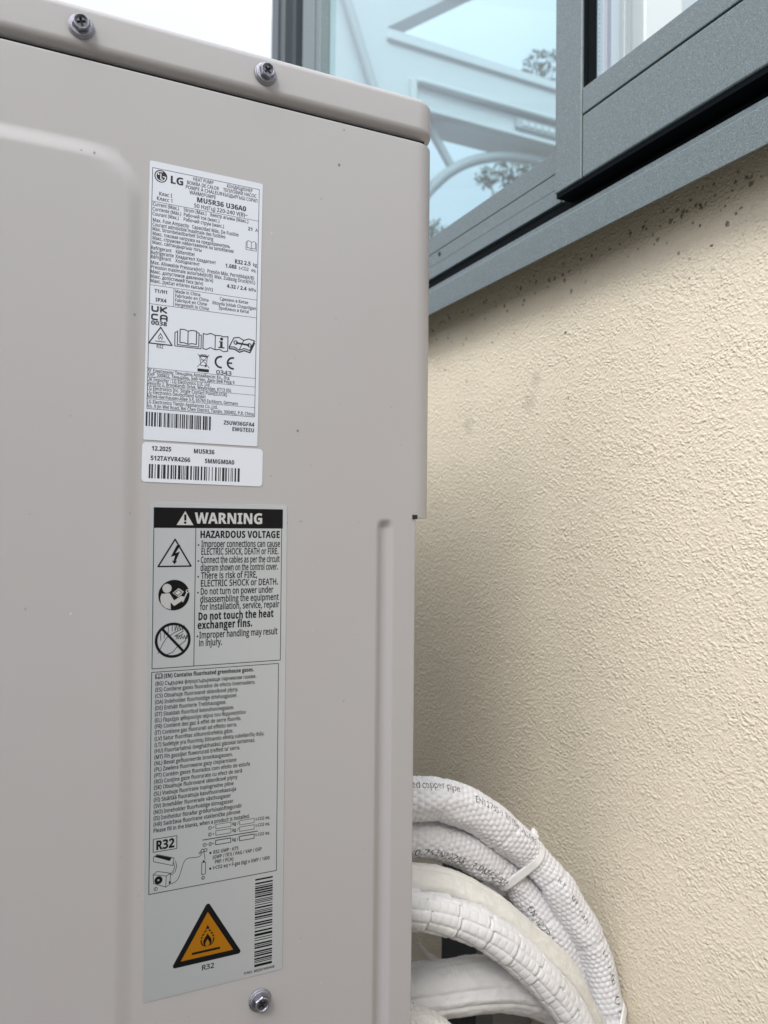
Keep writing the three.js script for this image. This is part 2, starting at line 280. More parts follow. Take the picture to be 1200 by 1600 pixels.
// ------------------------------------------------------------------ the outdoor unit
const unit = thing('heat_pump', 'pale warm grey outdoor heat pump cabinet with printed stickers, standing beside the cream wall', 'heat pump', [0.05, 0, -0.88]);
const FZ = -0.41;
function relief(x, y) {
  // raised field at the front of the panel
  const r = 0.022, dx = Math.abs(x - (0.0512 - 0.075)) - (0.075 - r), dy = Math.abs(y - (0.907 - 0.38)) - (0.38 - r);
  const d = Math.min(Math.max(dx, dy), 0) + Math.hypot(Math.max(dx, 0), Math.max(dy, 0)) - r;
  let h = 0.0021 * (1 - sstep(-0.0052, 0.0046, d));
  // pressed groove near the back edge
  const g = (x - 0.1940) / 0.0062; if (Math.abs(g) < 1) h -= 0.0030 * Math.pow(Math.cos(g * Math.PI / 2), 2) * sstep(0.7245, 0.7185, y) * sstep(0.16, 0.17, y);
  return h;
}
function sheet(cols, rows) {
  // cols: [x, z, nx, nz, flat], rows: [y, inset]
  const pos = [], uv = [], idx = [], n = cols.length;
  for (const [y, ins] of rows) for (const [x, z, nx, nz, flat] of cols) {
    const h = (flat ? relief(x, y) : 0) - ins;
    pos.push(x + nx * h, y, z + nz * h); uv.push((x + 0.115) * (2048 / 0.84) / 1024, (y - 0.125) / 0.84);
  }
  for (let j = 0; j < rows.length - 1; j++) for (let i = 0; i < n - 1; i++) { const a = j * n + i; idx.push(a, a + 1, a + n, a + 1, a + n + 1, a + n); }
  const g = new THREE.BufferGeometry(); g.setAttribute('position', new THREE.Float32BufferAttribute(pos, 3)); g.setAttribute('uv', new THREE.Float32BufferAttribute(uv, 2)); g.setIndex(idx); g.computeVertexNormals(); return g;
}
function steps(...segs) { const o = []; for (const [a, b, n] of segs) for (let i = 0; i < n; i++) o.push(a + (b - a) * i / n); o.push(segs.at(-1)[1]); return o; }
{
  const xs = steps([-0.11, -0.105, 6], [-0.105, 0.043, 18], [0.043, 0.060, 34], [0.060, 0.1865, 16], [0.1865, 0.2015, 40], [0.2015, 0.2132, 3]);
  const flat = xs.map(x => [x, FZ, 0, 1, true]);
  const front = []; for (let i = 8; i >= 1; i--) { const a = i / 8 * Math.PI / 2; front.push([-0.11 - 0.01 * Math.sin(a), FZ - 0.01 * (1 - Math.cos(a)), -Math.sin(a), Math.cos(a), false]); }
  const arc = []; for (let i = 1; i <= 16; i++) { const a = i / 16 * Math.PI / 2; arc.push([0.2132 + 0.014 * Math.sin(a), FZ - 0.014 * (1 - Math.cos(a)), Math.sin(a), Math.cos(a), false]); } arc.push([0.2272, -0.475, 1, 0, false]);
  const edge = []; for (let i = 1; i <= 5; i++) { const a = i / 5 * Math.PI / 2; edge.push([0.2132 + 0.0012 * Math.sin(a), FZ - 0.0012 * (1 - Math.cos(a)), Math.sin(a), Math.cos(a), false]); } edge.push([0.2144, -0.428, 1, 0, false]);
  const topRows = []; for (let i = 1; i <= 5; i++) { const a = i / 5 * Math.PI / 2; topRows.push([0.9505 + 0.0011 * Math.sin(a), 0.0011 * (1 - Math.cos(a))]); } topRows.push([0.9516, 0.010]);
  const low = steps([0.13, 0.15, 6], [0.15, 0.175, 12], [0.175, 0.715, 40], [0.715, 0.7250, 18]).map(y => [y, 0]);
  const high = [...steps([0.7250, 0.7268, 2], [0.7268, 0.88, 12], [0.88, 0.918, 60], [0.918, 0.9505, 6]).map(y => [y, 0]), ...topRows];
  const upCols = [...front, ...flat, ...arc];
  const lip = sheet([[0.2132, FZ, 0, 1, false], ...arc], [[0.7250, 0], [0.7250, 0.0012], [0.9500, 0.0012]]);
  const lowCols = [...front, ...flat, ...edge];
  part('side_panel', [sheet(lowCols, low), sheet(upCols, high), lip], M.panel, unit);
  part('slot', bx(0.2118, 0.2150, 0.7242, 0.7268, -0.416, -0.4094), M.black, unit);
  part('casing', [bx(-0.116, 0.204, 0.13, 0.949, -1.355, -0.4165)], M.paint, unit);
  { const f = []; for (let z = -1.33; z < -0.60; z += 0.008) f.push(bx(0.204, 0.2085, 0.17, 0.94, z, z + 0.005)); const o = part('coil_fin', f, std(lin(0.72, 0.73, 0.74), { metalness: 0.3, roughness: 0.4 }), unit); o.userData.kind = 'stuff'; }
  for (const z of [-0.62, -1.15]) part('foot', bx(-0.14, 0.25, 0, 0.13, z - 0.04, z + 0.04, 0.008), M.plinth, unit);
}
{
  // lid: a rolled tray with a rounded rim
  const x0 = -0.1225, x1 = 0.2271, z0 = -1.3625, z1 = -0.4085, R = 0.0150, pts = [];
  const corner = (cx, cz, a0) => { for (let i = 0; i <= 14; i++) { const a = a0 + i / 14 * Math.PI / 2; pts.push([cx + R * Math.cos(a), cz + R * Math.sin(a), Math.cos(a), Math.sin(a)]); } };
  corner(x1 - R, z1 - R, 0); corner(x0 + R, z1 - R, Math.PI / 2); corner(x0 + R, z0 + R, Math.PI); corner(x1 - R, z0 + R, 1.5 * Math.PI);
  const prof = [];
  prof.push([0.016, 0.9550]); for (let i = 0; i <= 8; i++) { const a = -Math.PI / 2 + i / 8 * Math.PI / 2; prof.push([0.0050 - 0.0050 * Math.cos(a), 0.9600 + 0.0050 * Math.sin(a)]); }
  for (let i = 0; i <= 8; i++) { const a = i / 8 * Math.PI / 2; prof.push([0.0048 - 0.0048 * Math.cos(a), 0.9738 + 0.0048 * Math.sin(a)]); } prof.push([0.014, 0.9786]);
  const pos = [], idx = [], n = pts.length, m = prof.length;
  for (let i = 0; i < n; i++) for (const [ins, y] of prof) pos.push(pts[i][0] - pts[i][2] * ins, y, pts[i][1] - pts[i][3] * ins);
  for (let i = 0; i < n; i++) for (let j = 0; j < m - 1; j++) { const a = i * m + j, b = ((i + 1) % n) * m + j; idx.push(a, a + 1, b, b, a + 1, b + 1); }
  const c = pos.length / 3; pos.push(0.05, 0.9788, -0.88); for (let i = 0; i < n; i++) idx.push(i * m + m - 1, c, ((i + 1) % n) * m + m - 1);
  const g = new THREE.BufferGeometry(); g.setAttribute('position', new THREE.Float32BufferAttribute(pos, 3)); g.setAttribute('uv', new THREE.Float32BufferAttribute(new Float32Array(pos.length / 3 * 2), 2)); g.setIndex(idx); g.computeVertexNormals();
  part('lid', g, M.paint, unit);
  part('lid_seal', bx(x0 + 0.010, x1 - 0.0068, 0.9495, 0.9560, z0 + 0.010, z1 - 0.0068), M.black, unit);
}
// flange screws: round flange, six-sided head with a rolled rim, cross recess
function screw(x, y, z, turn, tilt, label) {
  const F = g => { g.applyMatrix4(new THREE.Matrix4().makeRotationFromEuler(new THREE.Euler(tilt[0], tilt[1], turn, 'XYZ'))); g.translate(x, y, z); return g; };
  const s = sub('screw', unit); if (label) s.userData.label = label;
  const fl = new THREE.LatheGeometry([[0.0001, 0], [0.0060, 0], [0.0062, 0.0004], [0.0060, 0.0009], [0.0053, 0.00115], [0.0052, 0.0013], [0.0056, 0.0015], [0.0054, 0.0020], [0.0046, 0.0024], [0.0001, 0.0025]].map(p => new THREE.Vector2(...p)), 48).rotateX(Math.PI / 2);
  part('washer', F(fl), M.zinc, s);
  const a = 0.0041, hex = new THREE.Shape(); for (let i = 0; i < 6; i++) { const t = i * Math.PI / 3; hex[i ? 'lineTo' : 'moveTo'](a * Math.cos(t), a * Math.sin(t)); } hex.closePath(); { const hp = new THREE.Path(); hp.absarc(0, 0, 0.0030, 0, Math.PI * 2, true); hex.holes.push(hp); }
  const body = toCreasedNormals(new THREE.ExtrudeGeometry(hex, { depth: 0.0022, bevelThickness: 0.0006, bevelSize: 0.00025, bevelSegments: 2 }).translate(0, 0, 0.0024), 0.5);
  const rim = new THREE.LatheGeometry([[0.0037, 0.0046], [0.00365, 0.0054], [0.0034, 0.0057], [0.0031, 0.0055], [0.0029, 0.0049], [0.00285, 0.0042]].map(p => new THREE.Vector2(...p)), 40).rotateX(Math.PI / 2);
  const w = 0.00062, l = 0.0021, disc = new THREE.Shape(); disc.absarc(0, 0, 0.0029, 0, Math.PI * 2);
  const cr = new THREE.Path([[w, w], [w, l], [-w, l], [-w, w], [-l, w], [-l, -w], [-w, -w], [-w, -l], [w, -l], [w, -w], [l, -w], [l, w]].map(p => new THREE.Vector2(...p))); disc.holes.push(cr);
  const face = new THREE.ExtrudeGeometry(disc, { depth: 0.0012, bevelEnabled: false, curveSegments: 24 }).translate(0, 0, 0.0034);
  part('head', [F(body), F(rim)], M.zinc, s); part('drive', [F(face)], M.zincDark, s); part('recess', F(new THREE.CylinderGeometry(0.0028, 0.0028, 0.0006, 20).rotateX(Math.PI / 2).translate(0, 0, 0.0036)), M.black, s);
}
screw(0.0236, 0.9660, -0.4083, 0.3, [0.05, -0.04], 'flange screw at the left of the lid');
screw(0.1178, 0.9668, -0.4083, 0.75, [0.02, 0.02], 'flange screw nearer the back of the lid');
screw(0.1218, 0.4634, -0.4099, 0.52, [0, 0], 'flange screw below the warning sticker');

// ------------------------------------------------------------------ printed stickers
function sticker(name, wmm, hmm, rad, ppm, [ox, oy], deg, paper, mat, draw, label) {
  const W = Math.round(wmm * ppm), H = Math.round(hmm * ppm), c = document.createElement('canvas'); c.width = W; c.height = H;
  const g = c.getContext('2d'); g.fillStyle = paper; g.fillRect(0, 0, W, H); g.scale(ppm, ppm); g.fillStyle = g.strokeStyle = '#15161a'; g.lineJoin = 'round';
  const k = {
    g,
    t(s, x, y, size, o = {}) {                                     // text fitted to a width in millimetres
      g.save(); g.font = `${o.b ? 'bold ' : ''}10px ${o.f ?? 'sans-serif'}`; const mw = g.measureText(s).width; const sy = size / 10, sx = o.w ? o.w / mw : sy * (o.n ?? 0.92);
      g.fillStyle = o.c ?? '#15161a'; g.translate(x - (o.r ? mw * sx : o.m ? mw * sx / 2 : 0), y); g.scale(sx, sy); g.fillText(s, 0, 0); g.strokeStyle = g.fillStyle; g.lineWidth = o.b ? 0.30 : 0.42; g.strokeText(s, 0, 0); g.restore();
    },
    line(pts, w, close, fill) { g.beginPath(); pts.forEach((p, i) => g[i ? 'lineTo' : 'moveTo'](p[0], p[1])); if (close) g.closePath(); if (fill) { g.fillStyle = fill; g.fill(); } if (w) { g.lineWidth = w; g.stroke(); } },
    box(x, y, w, h, lw) { g.lineWidth = lw; g.strokeRect(x, y, w, h); },
    fill(x, y, w, h, col = '#15161a') { g.fillStyle = col; g.fillRect(x, y, w, h); },
    circ(x, y, r, lw, fill) { g.beginPath(); g.arc(x, y, r, 0, Math.PI * 2); if (fill) { g.fillStyle = fill; g.fill(); } if (lw) { g.lineWidth = lw; g.stroke(); } },
    bars(x, y, w, h, seed, vert, u = 0.33) { const q = rng(seed); let a = 0; const L = vert ? h : w; while (a < L) { const b = u * (1 + Math.floor(q() * 2.6)), s = u * (1 + Math.floor(q() * 2.3)); const d = Math.min(b, L - a); if (vert) k.fill(x, y + a, w, d); else k.fill(x + a, y, d, h); a += b + s; } },
    flame(x, y, s, col, sx = 1) { g.save(); g.translate(x, y); g.scale(s * sx, s); g.fillStyle = col; g.beginPath(); g.moveTo(0, -1); g.bezierCurveTo(0.15, -0.55, 0.5, -0.35, 0.46, 0.1); g.bezierCurveTo(0.44, 0.4, 0.25, 0.55, 0, 0.55); g.bezierCurveTo(-0.25, 0.55, -0.44, 0.4, -0.46, 0.1); g.bezierCurveTo(-0.5, -0.35, -0.15, -0.55, 0, -1); g.fill(); g.restore(); },
  };
  draw(k);
  const t = new THREE.CanvasTexture(c); t.colorSpace = THREE.SRGBColorSpace; t.anisotropy = 8;
  const w = wmm / 1000, h = hmm / 1000, r = rad / 1000, s = new THREE.Shape();
  s.moveTo(r, 0); s.lineTo(w - r, 0); s.absarc(w - r, r, r, -Math.PI / 2, 0); s.lineTo(w, h - r); s.absarc(w - r, h - r, r, 0, Math.PI / 2); s.lineTo(r, h); s.absarc(r, h - r, r, Math.PI / 2, Math.PI); s.lineTo(0, r); s.absarc(r, r, r, Math.PI, 1.5 * Math.PI);
  const geo = new THREE.ExtrudeGeometry(s, { depth: 0.00022, bevelEnabled: false, curveSegments: 8 }), p = geo.attributes.position, uv = geo.attributes.uv;
  for (let i = 0; i < p.count; i++) uv.setXY(i, p.getX(i) / w, p.getY(i) / h);
  geo.translate(0, -h, 0); geo.rotateZ(THREE.MathUtils.degToRad(deg)); geo.translate(ox, oy, FZ + 0.00005);
  part(name, geo, std(0xffffff, { map: t, ...mat }), unit, label);
}
const book = (k, x, y, w, h, lw) => { k.line([[x + w * 0.5, y + h * 0.12], [x + w * 0.3, y], [x + w * 0.1, y + h * 0.05], [x + w * 0.1, y + h * 0.8], [x + w * 0.3, y + h * 0.75], [x + w * 0.5, y + h * 0.88], [x + w * 0.7, y + h * 0.75], [x + w * 0.9, y + h * 0.8], [x + w * 0.9, y + h * 0.05], [x + w * 0.7, y], [x + w * 0.5, y + h * 0.12], [x + w * 0.5, y + h * 0.88]], lw); k.line([[x + w * 0.1, y + h * 0.15], [x, y + h * 0.18], [x, y + h], [x + w, y + h], [x + w, y + h * 0.18], [x + w * 0.9, y + h * 0.15]], lw); };

sticker('rating_sticker', 59.8, 144.2, 0.8, 14, [0.0578, 0.9071], -0.45, '#c8cdd7', { roughness: 0.4 }, k => {
  const { g } = k; k.box(1.4, 3.5, 56.5, 124.7, 0.28);
  // emblem and maker's letters
  k.circ(5.6, 7.2, 3.25, 0, '#15161a'); g.strokeStyle = '#e4e7ee'; g.lineWidth = 0.42; g.beginPath(); g.arc(5.6, 7.2, 2.45, -1.2, -6.28 + 0.0, true); g.stroke(); k.line([[8.05, 7.2], [6.5, 7.2]], 0.42); k.line([[5.6, 5.6], [5.6, 8.6], [6.7, 8.6]], 0.42); k.circ(4.45, 6.2, 0.42, 0, '#e4e7ee'); g.strokeStyle = '#15161a';
  k.t('LG', 10.2, 9.9, 5.4, { b: 1, w: 7.2 });
  const P = (s, x, y, w, z = 2.55) => k.t(s, x, y, z, { w });
  P('HEAT PUMP', 22, 6.0, 10.9); P('BOMBA DE CALOR', 18.8, 8.5, 17); P('POMPE À CHALEUR', 18.2, 11.0, 19.5); P('WÄRMEPUMPE', 20.4, 13.5, 13.9);
  P('КОНДИЦИОНЕР', 40, 6.0, 14.2); P('ТЕПЛОВИЙ НАСОС', 38.1, 8.5, 18.3); P('КЫЗДЫРГЫШ СОРАП', 37.9, 11.0, 19.2);
  k.t('MU5R36 U36A0', 24.1, 17.0, 3.7, { b: 1, w: 26.8 }); k.t('50 Hz(Гц) 220-240 V(В)~', 22.8, 20.1, 2.9, { w: 29 });
  k.t('Клас I', 4.8, 17.3, 2.7); k.t('Класс 1', 3.7, 19.9, 2.7);
  k.line([[1.4, 20.9], [57.9, 20.9]], 0.22);
  P('Current (Max.)', 1.8, 23.2, 13.4); P('Corriente (Máx.)', 1.8, 25.8, 14.6); P('Courant (Max.)', 1.8, 28.3, 13.4); P('Strom (Max.)', 17.5, 23.2, 12); P('Рабочий ток (макс.)', 17.5, 25.8, 19); P('Рабочий струм (макс.)', 17.5, 28.3, 21.5); P('Электр агымы (Макс.)', 31.2, 23.2, 21);
  k.t('21', 52.0, 27.0, 2.6, { b: 1, n: 1 }); k.t('A', 56.2, 27.0, 2.4);
  P('Max. Fuse Ampacity', 1.9, 31.4, 18.6); P('Capacidad Máx. De Fusible', 22, 31.4, 25); P('Courant admissible maximale des fusibles', 1.9, 33.8, 38); P('Max. Strombelastbarkeit Sicherung', 1.9, 36.1, 31.5); P('Макс. токовая нагрузка на предохранитель', 2, 38.5, 40.5); P('Макс. струмове навантаження на запобіжник', 2, 40.8, 42.6); P('Макс. сактандыргыш тогы', 2, 43.1, 25.5);
  book(k, 51.2, 32.6, 5.8, 5.0, 0.28);
  P('Refrigerant', 1.5, 46.0, 10.4); P('Refrigerante', 1.5, 48.4, 11.6); P('Réfrigérant', 1.5, 50.7, 10.2); P('Kältemittel', 13.9, 46, 9.9); P('Хладагент Хладагент', 13.9, 48.4, 21.2); P('Холодоагент', 13.9, 50.7, 12.6);
  k.t('R32 2.5', 45.1, 46.2, 3.0, { b: 1, w: 8.9 }); k.t('kg', 55.2, 46.2, 2.5); k.t('1.688', 40.1, 49.2, 2.9, { b: 1, w: 6.2 }); k.t('t-CO2', 47.4, 49.2, 2.5, { w: 5.6 }); k.t('eq.', 54.3, 49.2, 2.4);
  P('Max. Allowable Pressure(H/L)', 1.6, 53.6, 27.5); P('Presión Máx. Permitida(A/B)', 30.5, 53.6, 25.5); P('Pression maximale autorisée(H/B)', 1.6, 55.9, 32); P('Max. Zulässig Druck(H/L)', 34.4, 55.9, 22.3); P('Макс. допустимое давление (в/н)', 1.5, 58.3, 32.3); P('Макс. допустимий тиск (в/н)', 1.5, 60.7, 27); P('Макс. руксат етiлген кысым (п/с)', 1.5, 63.1, 32.3);
  k.t('4.32 / 2.4', 41.2, 60.0, 2.8, { b: 1, w: 10.8 }); k.t('MPa', 53.0, 60.0, 2.4, { w: 4.2 });
  k.line([[1.2, 64.3], [57.9, 64.3]], 0.22); k.line([[13.5, 64.3], [13.5, 74.0]], 0.22); k.line([[1.2, 74.1], [57.9, 74.1]], 0.22);
  k.t('T1/H1', 3.8, 68.1, 2.6, { b: 1, w: 6.6 }); k.t('IPX4', 4.3, 72.6, 2.6, { b: 1, w: 5.6 });
  P('Made in China', 14.1, 66.7, 13.2, 2.4); P('Fabricado en China', 14.1, 69.0, 17.6, 2.4); P('Fabriqué en Chine', 14.1, 71.3, 16.8, 2.4); P('Hergestellt in China', 14.1, 73.6, 17.8, 2.4); P('Сделано в Китае', 37.5, 67.3, 15.6, 2.4); P('Xitoyda Ishlab Chiqarilgan', 33.5, 69.9, 24, 2.4); P('Зроблено в Китаї', 37.0, 72.3, 16.6, 2.4);
  // conformity marks
  g.lineWidth = 0.85; g.lineCap = 'butt'; k.line([[2.8, 74.9], [2.8, 77.0], [3.3, 77.6], [5.2, 77.6], [5.7, 77.0], [5.7, 74.9]], 0.85); k.line([[7.2, 74.9], [7.2, 78]], 0.85); k.line([[10.2, 74.9], [7.6, 76.5], [10.2, 78]], 0.85);
  k.line([[5.8, 79.4], [3.4, 79.4], [2.8, 79.9], [2.8, 81.4], [3.4, 81.9], [5.8, 81.9]], 0.85); k.line([[7.2, 82.3], [7.2, 80], [7.8, 79.4], [9.7, 79.4], [10.3, 80], [10.3, 82.3]], 0.85); k.line([[7.2, 81], [10.3, 81]], 0.75);
  k.t('0038', 2.4, 84.9, 3.0, { b: 1, w: 8.1 });
  k.line([[7.3, 85.6], [13.2, 94.4], [1.5, 94.4]], 0.62, true); k.flame(7.3, 91.0, 2.6, '#15161a'); k.flame(7.3, 91.25, 2.0, '#e4e7ee'); k.flame(7.3, 91.5, 1.35, '#15161a'); k.flame(7.3, 91.9, 0.8, '#e4e7ee'); k.line([[4.7, 93.0], [9.9, 93.0]], 0.4);
  k.t('R32', 5.3, 96.6, 2.3);
  // manuals
  k.line([[14.6, 87.2], [14.6, 94.4], [28.2, 94.4], [28.2, 87.2], [27.0, 87.2]], 0.45); k.line([[15.8, 87.0], [14.6, 87.2]], 0.45); k.line([[15.9, 86.2], [15.9, 93.6], [27, 93.6], [27, 86.2], [25.8, 86.1]], 0.45); k.line([[21.3, 85.9], [19.3, 85.2], [17.2, 85.4], [17.2, 92.4], [19.3, 92.2], [21.3, 92.8], [23.4, 92.2], [25.7, 92.4], [25.7, 85.4], [23.4, 85.2], [21.3, 85.9], [21.3, 92.8]], 0.5);
  k.line([[29.2, 86.2], [31, 86.4], [33.2, 85.6], [35.6, 86.4], [38.4, 86.2], [40.2, 86.6], [42.4, 86.2], [42.4, 94.0], [40.2, 94.6], [38, 93.6], [35.6, 94.0], [33.2, 93.2], [31, 94.4], [29.2, 94.2]], 0.5, true); k.line([[35.6, 86.4], [35.6, 94]], 0.45); k.circ(39, 87.9, 0.85, 0, '#15161a'); k.fill(38.3, 89.2, 1.3, 3.4); k.fill(37.7, 89.2, 1.3, 0.6); k.fill(37.4, 92.2, 3.2, 0.65);
  k.line([[45.6, 86.5], [48.3, 85.9], [51.0, 87.2], [53.8, 86.1], [57.0, 86.8], [54.4, 92.3], [51.4, 91.6], [48.6, 92.8], [46.0, 91.4], [43.2, 91.6]], 0.55, true); k.line([[51.0, 87.2], [48.6, 92.8]], 0.45); k.line([[43.2, 91.6], [43.4, 92.6], [46, 92.5], [48.8, 93.9], [51.4, 92.7], [54.6, 93.5], [57.1, 87.8]], 0.7); k.line([[46.8, 89.0], [54.2, 89.5]], 1.0); k.circ(46.7, 88.9, 0.95, 0.5); k.circ(54.2, 89.5, 0.95, 0.5);
  // crossed-out bin, CE
  k.line([[27.6, 98.4], [28.3, 103.2], [31.0, 103.2], [31.7, 98.4]], 0.3, true); k.line([[27.2, 98.0], [32.1, 98.0]], 0.5); k.line([[28.2, 97.4], [31.2, 97.4]], 0.3); k.circ(30.8, 103.2, 0.6, 0, '#15161a'); k.line([[26.5, 97.2], [32.8, 104.2]], 0.28); k.line([[32.6, 97.2], [26.4, 104.2]], 0.28); k.line([[28.3, 100.2], [31, 100.2]], 0.25); k.fill(26.6, 104.9, 6.0, 1.6);
  g.lineWidth = 1.0; g.beginPath(); g.arc(38.9, 100.3, 2.9, Math.PI * 0.44, Math.PI * 1.56); g.stroke(); g.beginPath(); g.arc(45.4, 100.3, 2.9, Math.PI * 0.44, Math.PI * 1.56); g.stroke(); k.line([[42.6, 100.3], [45.0, 100.3]], 0.9);
  k.t('0343', 36.4, 107.0, 3.1, { w: 8.5 });
  const R = (s, y, w) => k.t(s, 1.2, y, 2.45, { w });
  for (const y of [107.2, 111.9, 116.4, 123.1]) k.line([[1.0, y], [57.9, y]], 0.2);
  R('ЛГ Електронікс Тяньцзінь Апплайансес Ко., Лтд', 109.4, 42.5); R('КНР, 300402, Тяньцзінь, Бей Чен, Джін Вей Роуд 9', 111.5, 45.3); R('UK Importer : LG Electronics U.K. Ltd', 114.0, 32); R('Velocity 2, Brooklands Drive, Weybridge, KT13 0SL', 116.0, 43.8); R('LG Electronics Inc. Single Contact Point(EU/UK)', 118.5, 41.4); R('LG Electronics Deutschland GmbH', 120.6, 30); R('Alfred-Herrhausen-Allee 3-5, 65760 Eschborn, Germany', 122.7, 47.4); R('LG Electronics Tianjin Appliances Co.,Ltd.', 125.5, 36.6); R('No. 9 Jin Wei Road, Bei Chen District, Tianjin, 300402, P.R. China', 127.7, 56.3);
  k.bars(0.9, 129.8, 34, 7.4, 41, false, 0.3);
  k.t('Z5UW36GFA4', 57.9, 133.6, 2.9, { b: 1, r: 1 }); k.t('EWGTEEU', 57.9, 136.7, 2.9, { b: 1, r: 1 });
}, 'white rating sticker dense with small print');

sticker('serial_sticker', 63.4, 20.4, 2.0, 16, [0.0562, 0.7617], -0.5, '#cbcfd8', { roughness: 0.4 }, k => {
  k.t('12.2025', 4.6, 4.2, 3.2, { b: 1, w: 10 }); k.t('MU5R36', 25.9, 4.4, 3.2, { b: 1, w: 11.1 }); k.t('512TAYVR4266', 4.2, 9.2, 3.2, { b: 1, w: 20.2 }); k.t('5MMGM0A0', 31.9, 9.3, 3.2, { b: 1, w: 15.9 });
  k.bars(3.5, 11.1, 47.3, 7.3, 77, false, 0.42);
}, 'small white serial number sticker with rounded corners');

